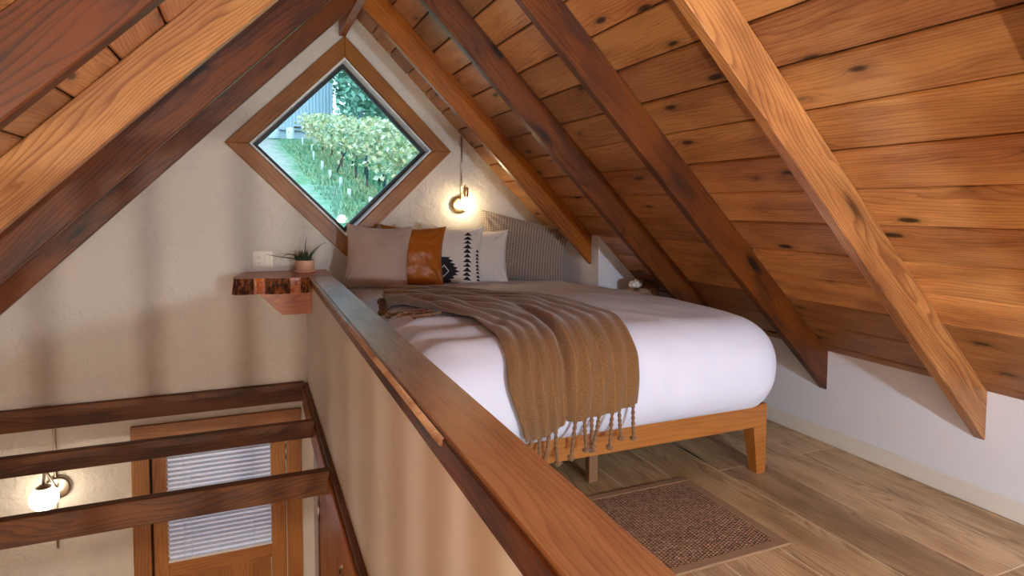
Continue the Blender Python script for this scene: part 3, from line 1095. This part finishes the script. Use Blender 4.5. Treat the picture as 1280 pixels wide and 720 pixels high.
def pillow(name, w, h, th_, pos, yaw_, lean, roll, mats, label, pinch=.13, pat=None, seed=0, n=44, wr=.006, sag=0):
    v, uv, idx, f, fm = [], [], {}, [], []

    def P(i, j, sd):
        edge = i in (0, n) or j in (0, n)
        key = (i, j, 0 if edge else sd)
        if key in idx:
            return idx[key]
        a, b = -1 + 2 * i / n, -1 + 2 * j / n
        ea, eb = max(0, 1 - a * a), max(0, 1 - b * b)
        x = a * w / 2 * (1 - pinch * eb * abs(a))
        z = b * h / 2 * (1 - pinch * ea * abs(b))
        y = sd * th_ / 2 * (ea ** .55) * (eb ** .55) * (1 - .15 * b)
        if not edge:
            q = Vector((a * 2.2 + seed * 3.1, b * 2.2, sd * 5 + seed))
            k = (ea * eb) ** .25
            y += sd * k * (wr * noise.noise(q) + wr * .6 * noise.noise(q * 2.6))
            # gathers that run out of the corners
            cx_, cz_ = 1 - abs(a), 1 - abs(b)
            ang = math.atan2(cz_, cx_)
            dd = sqrt(cx_ * cx_ + cz_ * cz_)
            y += sd * wr * 1.1 * sin(ang * 13 + seed) * exp(-((dd - .35) / .25) ** 2)
        idx[key] = len(v)
        v.append((x, y, (z + h / 2) * (1 - sag * ((a + 1) / 2) ** 1.5)))
        uv.append((i / n, j / n))
        return idx[key]
    for sd in (-1, 1):
        for i in range(n):
            for j in range(n):
                q = (P(i, j, sd), P(i + 1, j, sd), P(i + 1, j + 1, sd), P(i, j + 1, sd))
                f.append(q if sd < 0 else q[::-1])
                fm.append(pat((i + .5) / n, (j + .5) / n) if (pat and sd < 0) else 0)
    Mx = at(*pos) @ rotz(yaw_) @ rotx(-lean) @ Matrix.Rotation(radians(roll), 4, 'Y')
    o = mesh(name, v, f, None, None, Mx, smooth=True, mats=mats, fm=fm)
    ul = o.data.uv_layers.new(name='UVMap')
    for lp in o.data.loops:
        ul.data[lp.index].uv = uv[lp.vertex_index]
    return tag(o, label, 'pillow', 'cushions along the head of the bed')


M_GREY = fabric('taupe_melange', srgb(166, 140, 122), srgb(212, 190, 174), 230, 'melange', .9, .4)
M_LEATHER = plain('cognac_leather', srgb(176, 98, 26), .42, spec=.4, bumpscale=14, bstr=.35, bdist=.006)
M_CREAM = fabric('cream_cotton', srgb(222, 212, 200), srgb(236, 230, 222), 90, 'weave', .9, .2, .001)
M_INK = plain('black_print', srgb(34, 32, 38), .9)
M_WAFFLE = fabric('grey_waffle', srgb(168, 150, 134), srgb(104, 94, 90), 32, 'waffle', .95, .6, .003)


def print_pattern(u, v):
    # column of stacked triangles, a second smaller column and a stepped medallion at the lower left
    n = 11
    k = int((v - .06) * n / .84) if .06 < v < .90 else -1
    if k >= 0:
        fr_ = (v - .06) * n / .84 - k
        if fr_ < .86 and abs(u - .735) < .068 * (1 - fr_ / .86) + .006:
            return 1
    n2 = 9
    k = int((v - .08) * n2 / .52) if .08 < v < .60 else -1
    if k >= 0:
        fr_ = (v - .08) * n2 / .52 - k
        if fr_ < .8 and abs(u - .925) < .035 * (1 - fr_ / .8) + .004:
            return 1
    a, b = abs(u - .37), abs(v - .20)
    lim = .30 - .035 * round(b / .035 * .9)
    saw = .06 * (abs(((b / .06) % 1) - .5) * 2) - .02
    if b < .24 and a < max(0, .21 - b * .62 + saw):
        ring = abs((a * 1.0 + b * .75) - .075)
        return 0 if ring < .008 else 1
    return 0


pillow('pillow', .40, .42, .19, (.655, 3.60, .597), -14, 20, 3, [M_GREY], 'taupe melange pillow beside the half wall, foremost of the row', seed=1, wr=.005)
pillow('pillow', .41, .41, .17, (.895, 3.68, .592), -13, 17, 2, [M_LEATHER], 'cognac brown leather pillow with creases between the taupe and the patterned pillow', seed=2, wr=.010)
pillow('pillow', .42, .41, .15, (1.160, 3.725, .590), -12, 15, 3, [M_CREAM, M_INK], 'cream pillow printed with black triangles and a stepped medallion', pat=print_pattern, seed=3, n=110, wr=.005)
pillow('pillow', .40, .38, .13, (1.355, 3.735, .590), -12, 14, 2, [M_CREAM], 'plain cream pillow between the patterned and the grey waffle pillow', seed=4)
pillow('pillow', .61, .47, .15, (1.645, 3.73, .600), -27, 11, 4, [M_WAFFLE], 'large grey waffle-weave pillow at the right end beside the alcove', seed=5, pinch=.08, wr=.009, sag=.215)

# ================================================================== RUG, LOG TABLE
rug = thing('rug', (1.2, 1.7, 0), 'small brown woven sisal rug with plain border on the floor at the bed foot', 'rug')
RX0, RX1, RY0, RY1 = .66, 1.607, 1.432, 1.966


def uvbox(o, sx_=1, sy_=1):
    ul = o.data.uv_layers.new(name='UVMap')
    for lp in o.data.loops:
        c = o.data.vertices[lp.vertex_index].co
        ul.data[lp.index].uv = (c.x * sx_, c.y * sy_)


rw = NT('sisal_weave')
tc = rw.n('ShaderNodeTexCoord')
sxx = rw.n('ShaderNodeSeparateXYZ')
rw.l(tc.outputs['Object'], sxx.inputs[0])
a_ = rw.math('SINE', rw.math('MULTIPLY', sxx.outputs[0], 6.28 / .0125))
b_ = rw.math('SINE', rw.math('ADD', rw.math('MULTIPLY', sxx.outputs[1], 6.28 / .011), rw.math('MULTIPLY', rw.math('FLOOR', rw.math('MULTIPLY', sxx.outputs[0], 1 / .0125)), 3.14)))
hh = rw.math('ADD', rw.math('MULTIPLY', a_, .5), rw.math('MULTIPLY', b_, .5))
nz_ = rw.noise(rw.map(tc.outputs['Object'], (90, 90, 90)), 1, 3, .7)
rw.l(rw.ramp(rw.math('ADD', rw.math('MULTIPLY', hh, .22), nz_), [(.2, srgb(80, 56, 40)), (.5, srgb(150, 114, 88)), (.8, srgb(204, 168, 138))]), rw.b.inputs['Base Color'])
rw.bump(hh, .9, .004)
M_SISAL = rw.done(.95, .2)
M_BIND = plain('brown_cotton_binding', srgb(150, 120, 92), .85, spec=.2, bumpscale=220, bstr=.3)
bw_ = .034
box('rug_field', (RX0 + bw_, RX1 - bw_), (RY0 + bw_, RY1 - bw_), (0, .0075), M_SISAL, rug)
box('rug_binding', (RX0, RX1), (RY0, RY0 + bw_), (0, .0095), M_BIND, rug, 'x', .002)
box('rug_binding', (RX0, RX1), (RY1 - bw_, RY1), (0, .0095), M_BIND, rug, 'x', .002)
box('rug_binding', (RX1 - bw_, RX1), (RY0 + bw_, RY1 - bw_), (0, .0095), M_BIND, rug, 'y', .002)
box('rug_binding', (RX0, RX0 + bw_), (RY0 + bw_, RY1 - bw_), (0, .0095), M_BIND, rug, 'y', .002)

lg = thing('log_side_table', (2.20, 3.08, 0), 'weathered log stump used as bedside table under the right eaves', 'table')


def logwob(a, z):
    return 1 + .09 * cos(2 * a - .3) + .05 * sin(5 * a + .7) + .02 * sin(11 * a) + .02 * sin(z * 9 + a)


lathe('trunk', [(.098, 0), (.102, .02), (.095, .3), (.094, .60), (.090, .622)], M_LOG, lg, at(2.185, 3.10, 0), 40, smooth=False, wob=logwob)
cr_ = NT('quartz_crystal')
v_, _ = cr_.objcoord(False)
cr_.l(cr_.ramp(cr_.noise(v_, 60, 3), [(.35, srgb(196, 176, 156)), (.6, srgb(250, 244, 236))]), cr_.b.inputs['Base Color'])
M_CRYS = cr_.done(.2, .6)
bm = bmesh.new()
for (cx, cz, r) in ((-.018, .018, .024), (.016, .024, .028), (0, .012, .022)):
    bmesh.ops.create_icosphere(bm, subdivisions=2, radius=r, matrix=at(cx, 0, cz))
for vt in bm.verts:
    vt.co += vt.co.normalized() * .009 * noise.noise(vt.co * 70)
    vt.co.z = max(vt.co.z, 0)
me = bpy.data.meshes.new('crystal')
bm.to_mesh(me); bm.free()
me.materials.append(M_CRYS)
tag(link(bpy.data.objects.new('crystal', me), None, at(2.118, 3.085, .6225)), 'small white quartz crystal standing on the log side table', 'crystal')

# ================================================================== LAMPS OUT OF FRAME (the room has them; one is mirrored in the window)
kl = thing('floor_lamp', (1.17, -.75, 0), 'globe lamp on a brass stand behind the camera, mirrored in the window', 'lamp')
lathe('lamp_base', [(.11, .0005), (.11, .012), (.02, .02)], M_BRASS, kl, at(1.17, -.75, 0), 24)
tube('lamp_pole', [(1.17, -.75, .02), (1.17, -.75, .4), (1.17, -.75, .86)], .009, M_BRASS, kl, 10)
globe('lamp_globe', .055, M_KEY, kl, at(1.17, -.75, .915), 20)
pl = thing('pendant_lamp', (-.55, -1.7, .25), 'opal pendant globe over the stairwell behind the camera', 'lamp')
tube('pendant_cord', [(-.55, -1.7, .285), (-.55, -1.7, .75), (-.55, -1.7, 1.25)], .004, M_BLACK, pl, 8)
globe('pendant_globe', .021, M_PEND, pl, at(-.55, -1.7, .25), 20)
ra = thing('stair_railing', (-.7, -.3, 0), 'wooden baluster railing across the stairwell behind the camera', 'railing')
box('hand_rail', (-1.30, .28), (-.325, -.275), (.56, .60), M_BEAM, ra, 'x', .004)
box('bottom_rail', (-1.55, .28), (-.32, -.28), (-.03, .02), M_BEAM, ra, 'x', .004)
for bx in [-1.05 + i * .125 for i in range(6)] + [-.345 + i * .045 for i in range(13)]:
    bh = .016 if bx < -.40 else .0105
    box('baluster', (bx - bh, bx + bh), (-.316, -.284), (.02, .56), M_BEAM, ra, 'z', .003)

# ================================================================== OUTSIDE: hillside vineyard
def terr(x, y):
    return .75 + .15 * (y - 8) + .05 * noise.noise(Vector((x * .5, y * .35, 1)))


gr = NT('hillside_grass')
tc = gr.n('ShaderNodeTexCoord')
sxx = gr.n('ShaderNodeSeparateXYZ')
gr.l(tc.outputs['Object'], sxx.inputs[0])
X_, Y_ = sxx.outputs[0], sxx.outputs[1]
n_ = gr.noise(tc.outputs['Object'], .9, 4, .6)
n3 = gr.noise(tc.outputs['Object'], 7, 4, .7)
grass = gr.ramp(n3, [(.3, srgb(64, 118, 88)), (.5, srgb(104, 160, 120)), (.72, srgb(164, 192, 160))])
# the trodden path runs up beside the vine row
px_ = gr.math('ABSOLUTE', gr.math('ADD', gr.math('SUBTRACT', X_, .35), gr.math('MULTIPLY', gr.math('SUBTRACT', n_, .5), 1.6)))
pm = gr.ramp(px_, [(.30, 1.0), (.75, 0.0)])
path_c = gr.ramp(n3, [(.3, srgb(150, 152, 144)), (.7, srgb(196, 196, 190))])
gr.l(gr.mix(gr.math('MULTIPLY', pm, .95), grass, path_c), gr.b.inputs['Base Color'])
gr.bump(n3, .6, .05)
M_GRASS = gr.done(.95, .1)
vv, ff = [], []
nx, ny = 60, 90
for j in range(ny + 1):
    y = 4.7 + (j / ny) ** 1.5 * 70
    for i in range(nx + 1):
        x = (i / nx - .45) * (8 + y * 1.1)
        vv.append((x, y, terr(x, y)))
for j in range(ny):
    for i in range(nx):
        a = j * (nx + 1) + i
        ff.append((a, a + 1, a + nx + 2, a + nx + 1))
structure(mesh('ground', vv, ff, M_GRASS, smooth=True))
# grass blades near the vines
vv, ff = [], []
for i in range(9000):
    y = 8 + random.random() ** 1.6 * 22
    x = random.uniform(.6, 4.2) * (1 + (y - 8) * .02)
    if x < 1.15:
        continue
    z = terr(x, y)
    h_ = random.uniform(.04, .14)
    w_ = .02
    a = random.uniform(0, pi)
    k = len(vv)
    vv += [(x - cos(a) * w_, y - sin(a) * w_, z), (x + cos(a) * w_, y + sin(a) * w_, z), (x + random.uniform(-.05, .05), y + random.uniform(-.05, .05), z + h_)]
    ff.append((k, k + 1, k + 2))
gb = NT('grass_blades')
oi = gb.n('ShaderNodeNewGeometry')
gb.l(gb.ramp(oi.outputs['Random Per Island'], [(0, srgb(60, 118, 80)), (.6, srgb(100, 160, 116)), (1, srgb(180, 196, 152))]), gb.b.inputs['Base Color'])
tag(mesh('grass', vv, ff, gb.done(.9, .1)), 'green grass growing between the vineyard rows outside the window', 'grass', kind='stuff')


def foliage_mat(name, cols):
    s = NT(name)
    g = s.n('ShaderNodeNewGeometry')
    s.l(s.ramp(g.outputs['Random Per Island'], [(i / (len(cols) - 1), c) for i, c in enumerate(cols)]), s.b.inputs['Base Color'])
    s.b.inputs['Subsurface Weight'].default_value = 0
    return s.done(.7, .2)


M_VINE = foliage_mat('vine_leaves', [srgb(118, 150, 116), srgb(168, 186, 134), srgb(210, 210, 160), srgb(232, 222, 188), srgb(140, 172, 150), srgb(214, 190, 132), srgb(226, 226, 200)])
M_TREE = foliage_mat('tree_leaves', [srgb(92, 142, 118), srgb(126, 176, 150), srgb(164, 204, 182), srgb(106, 156, 130), srgb(190, 218, 190)])
M_POST = plain('grey_steel_post', srgb(70, 90, 98), .5, metal=.4)
M_TRUNK = plain('vine_wood', srgb(74, 66, 58), .9)


def leaves(name, pts, size, mat, parent, kind=None):
    vv, ff = [], []
    for p in pts:
        sz_ = size * random.uniform(.6, 1.3)
        n = Vector((random.gauss(0, 1), random.gauss(0, 1) - .6, random.gauss(0, 1) + .5)).normalized()
        a = n.orthogonal().normalized()
        a = Matrix.Rotation(random.uniform(0, 6.28), 3, n) @ a
        b = n.cross(a)
        k = len(vv)
        vv += [p - a * sz_, p - b * sz_ * .7 + n * sz_ * .15, p + a * sz_, p + b * sz_ * .7 + n * sz_ * .15]
        ff += [(k, k + 1, k + 2), (k, k + 2, k + 3)]
    c = world(parent).translation
    o = mesh(name, [q - c for q in vv], ff, mat, parent, at(*c))
    if kind:
        o['kind'] = kind
    return o


VL = ['pale yellow-green grapevine on the trellis, %s' % w for w in ('nearest at the right corner of the window', 'second from the right', 'third from the right', 'fourth from the right', 'in the middle of the row', 'past the middle of the row', 'third from the left end', 'second from the left end', 'at the left end by the barn')]
vy = [9.0, 10.2, 11.6, 13.2, 15.0, 17.0, 19.2, 21.6, 24.4]
for q, y in enumerate(vy):
    for rowi, xr in enumerate((2.5,)):
        t_ = thing('grapevine', (xr, y, terr(xr, y)), VL[q] , 'grapevine', 'grapevines on the trellis outside')
        z0 = terr(xr, y)
        tube('vine_trunk', [(xr, y, z0 - .02), (xr + .04, y + .03, z0 + .4), (xr, y, z0 + .85)], .028, M_TRUNK, t_, 6)
        step = (vy[q + 1] - y) if q < len(vy) - 1 else 2.4
        pts = []
        for _ in range(1500):
            yy = y + random.uniform(-.55, .55) * step
            hh_ = random.triangular(.40, 1.42, 1.12) + .12 * noise.noise(Vector((yy * 1.3, 5, 0)))
            xx = xr + random.gauss(0, .26) - (.25 if random.random() < .25 else 0)
            pts.append(Vector((xx, yy, terr(xx, yy) + hh_)))
        leaves('foliage', pts, .034 + .0014 * y, M_VINE, t_, 'stuff')
PLAB = ['dark steel trellis post in the vineyard, %s' % w for w in ('nearest, under the right corner of the canopy', 'second from the right', 'third from the right', 'fourth from the right', 'farthest left')]
for q, (x, y) in enumerate(((2.35, 9.6), (2.25, 11.36), (2.2, 12.9), (2.25, 14.7), (2.3, 17.5))):
    z = terr(x, y)
    tag(tube('trellis_post', [(x, y, z - .05), (x, y, z + .6), (x, y, z + 1.2)], .030, M_POST, None, 6), PLAB[q], 'post', 'trellis posts')
x, y = 2.1, 15.8
tag(tube('brace_post', [(1.95, 15.9, terr(x, y)), (2.2, 15.6, terr(x, y) + .7), (2.5, 15.2, terr(x, y) + 1.5)], .028, M_POST, None, 6), 'slanting dark brace pole at the trellis', 'post')
for zz in (.55, 1.0):
    pts = [(2.25, yy, terr(2.25, yy) + zz) for yy in (9, 12, 15, 18, 22, 27)]
    tag(tube('trellis_wire', pts, .006, M_POST, None, 4), 'thin trellis wire along the vine row, %s one' % ('lower' if zz < .7 else 'upper'), 'wire')
M_GUARD = plain('white_grow_tube', srgb(236, 238, 236), .6)
GL = ['nearest the window, at lower right', 'second nearest the window', 'third nearest the window', 'fourth nearest the window', 'fifth nearest the window', 'sixth nearest the window', 'seventh nearest the window', 'farthest up by the barn']
for q, (x, y) in enumerate(((1.80, 10.24), (1.61, 11.32), (1.69, 13.05), (1.63, 14.38), (1.70, 16.71), (1.75, 19.7), (2.05, 23.78), (2.0, 27.5))):
    z = terr(x, y)
    hg = .17 + .008 * (y - 10)
    tag(lathe('vine_guard', [(.030, -.02), (.032, hg), (.026, hg + .004)], M_GUARD, None, at(x, y, z), 10), 'white grow tube around a young vine, ' + GL[q], 'grow tube', 'white grow tubes')
    
# barn
barn = thing('barn', (0, 36, 5), 'pale blue-white metal barn with ribbed cladding on the hilltop', 'building')
M_CLAD = plain('pale_metal_cladding', srgb(196, 210, 222), .55, spec=.3)
M_CONC = plain('pale_concrete_base', srgb(190, 204, 214), .85, bumpscale=3)
BX0, BX1, BYF = -9.0, 3.87, 33.2
zb = terr(1.5, BYF) - .2
box('base_wall', (BX0, BX1), (BYF, BYF + 8), (zb - 1, zb + .62), M_CONC, barn)
box('cladding', (BX0, BX1 + .05), (BYF - .06, BYF + 8), (zb + .622, zb + 9), M_CLAD, barn)
rb = None
for i in range(84):
    x = BX1 - i * .165
    if x < BX0:
        break
    Mx = at(x, BYF - .085, zb + 4.3)
    if rb is None:
        rb = mesh('cladding_rib', [(-.035, .024, -3.6), (.035, .024, -3.6), (.02, -.03, -3.6), (-.02, -.03, -3.6), (-.035, .024, 3.6), (.035, .024, 3.6), (.02, -.03, 3.6), (-.02, -.03, 3.6)], [(0, 1, 2, 3), (7, 6, 5, 4), (0, 4, 5, 1), (1, 5, 6, 2), (2, 6, 7, 3), (3, 7, 4, 0)], M_CLAD, barn, Mx)
    else:
        link(bpy.data.objects.new('cladding_rib', rb.data), barn, Mx)
box('base_flashing', (BX0, BX1 + .06), (BYF - .12, BYF - .0), (zb + .58, zb + .621), M_POST, barn)
box('wall_vent', (2.0, 2.32), (BYF - .16, BYF - .115), (zb + .74, zb + .82), M_SLOT, barn)
for i, (x, w_, h_, lab) in enumerate(((1.05, .26, .45, 'round pale water tank against the barn base, left one'), (1.78, .19, .55, 'tall white water tank against the barn base, right one'))):
    lathe_o = lathe('water_tank', [(w_ * .95, 0), (w_, .05), (w_, h_ - .1), (w_ * .8, h_), (.05, h_ + .05)], M_GUARD if i else M_CLAD, None, at(x, BYF - .9, terr(x, BYF - .9)), 20)
    tag(lathe_o, lab, 'tank', 'tanks by the barn')
tag(box('storage_bin', (2.68, 3.0), (30.2, 30.5), (terr(2.8, 30.3), terr(2.8, 30.3) + .42), M_GUARD, None, 'x', .03), 'white plastic bin standing on the grass in front of the barn', 'bin')

# trees behind the vines
TL = ['leafy blue-green tree rising just right of the barn', 'leafy blue-green tree behind the middle of the vines', 'leafy blue-green tree behind the right end of the vines', 'tall blue-green tree standing behind the right corner of the barn']
for q, (x, y, r, hgt) in enumerate(((6.1, 30.2, 2.5, 9.5), (9.6, 27, 2.6, 8.0), (10.8, 23.5, 2.4, 5.5), (6.9, 36.8, 2.7, 12.0))):
    z0 = terr(x, y)
    t_ = thing('tree', (x, y, z0), TL[q], 'tree', 'trees behind the vineyard')
    tube('trunk', [(x, y, z0 - .1), (x + .1, y, z0 + hgt * .3), (x, y, z0 + hgt * .6)], .16, M_TRUNK, t_, 8)
    pts = []
    for _ in range(6500):
        a, b = random.uniform(0, 6.28), random.uniform(-1, 1)
        rr_ = random.random() ** .4
        lump = 1 + .25 * noise.noise(Vector((cos(a) * 2, sin(a) * 2, b * 3 + q)))
        pts.append(Vector((x + cos(a) * r * rr_ * sqrt(1 - b ** 4) * lump, y + sin(a) * r * rr_ * sqrt(1 - b ** 4) * lump, z0 + hgt * .46 + b * hgt * .5 * rr_)))
    leaves('foliage', pts, .16, M_TREE, t_, 'stuff')
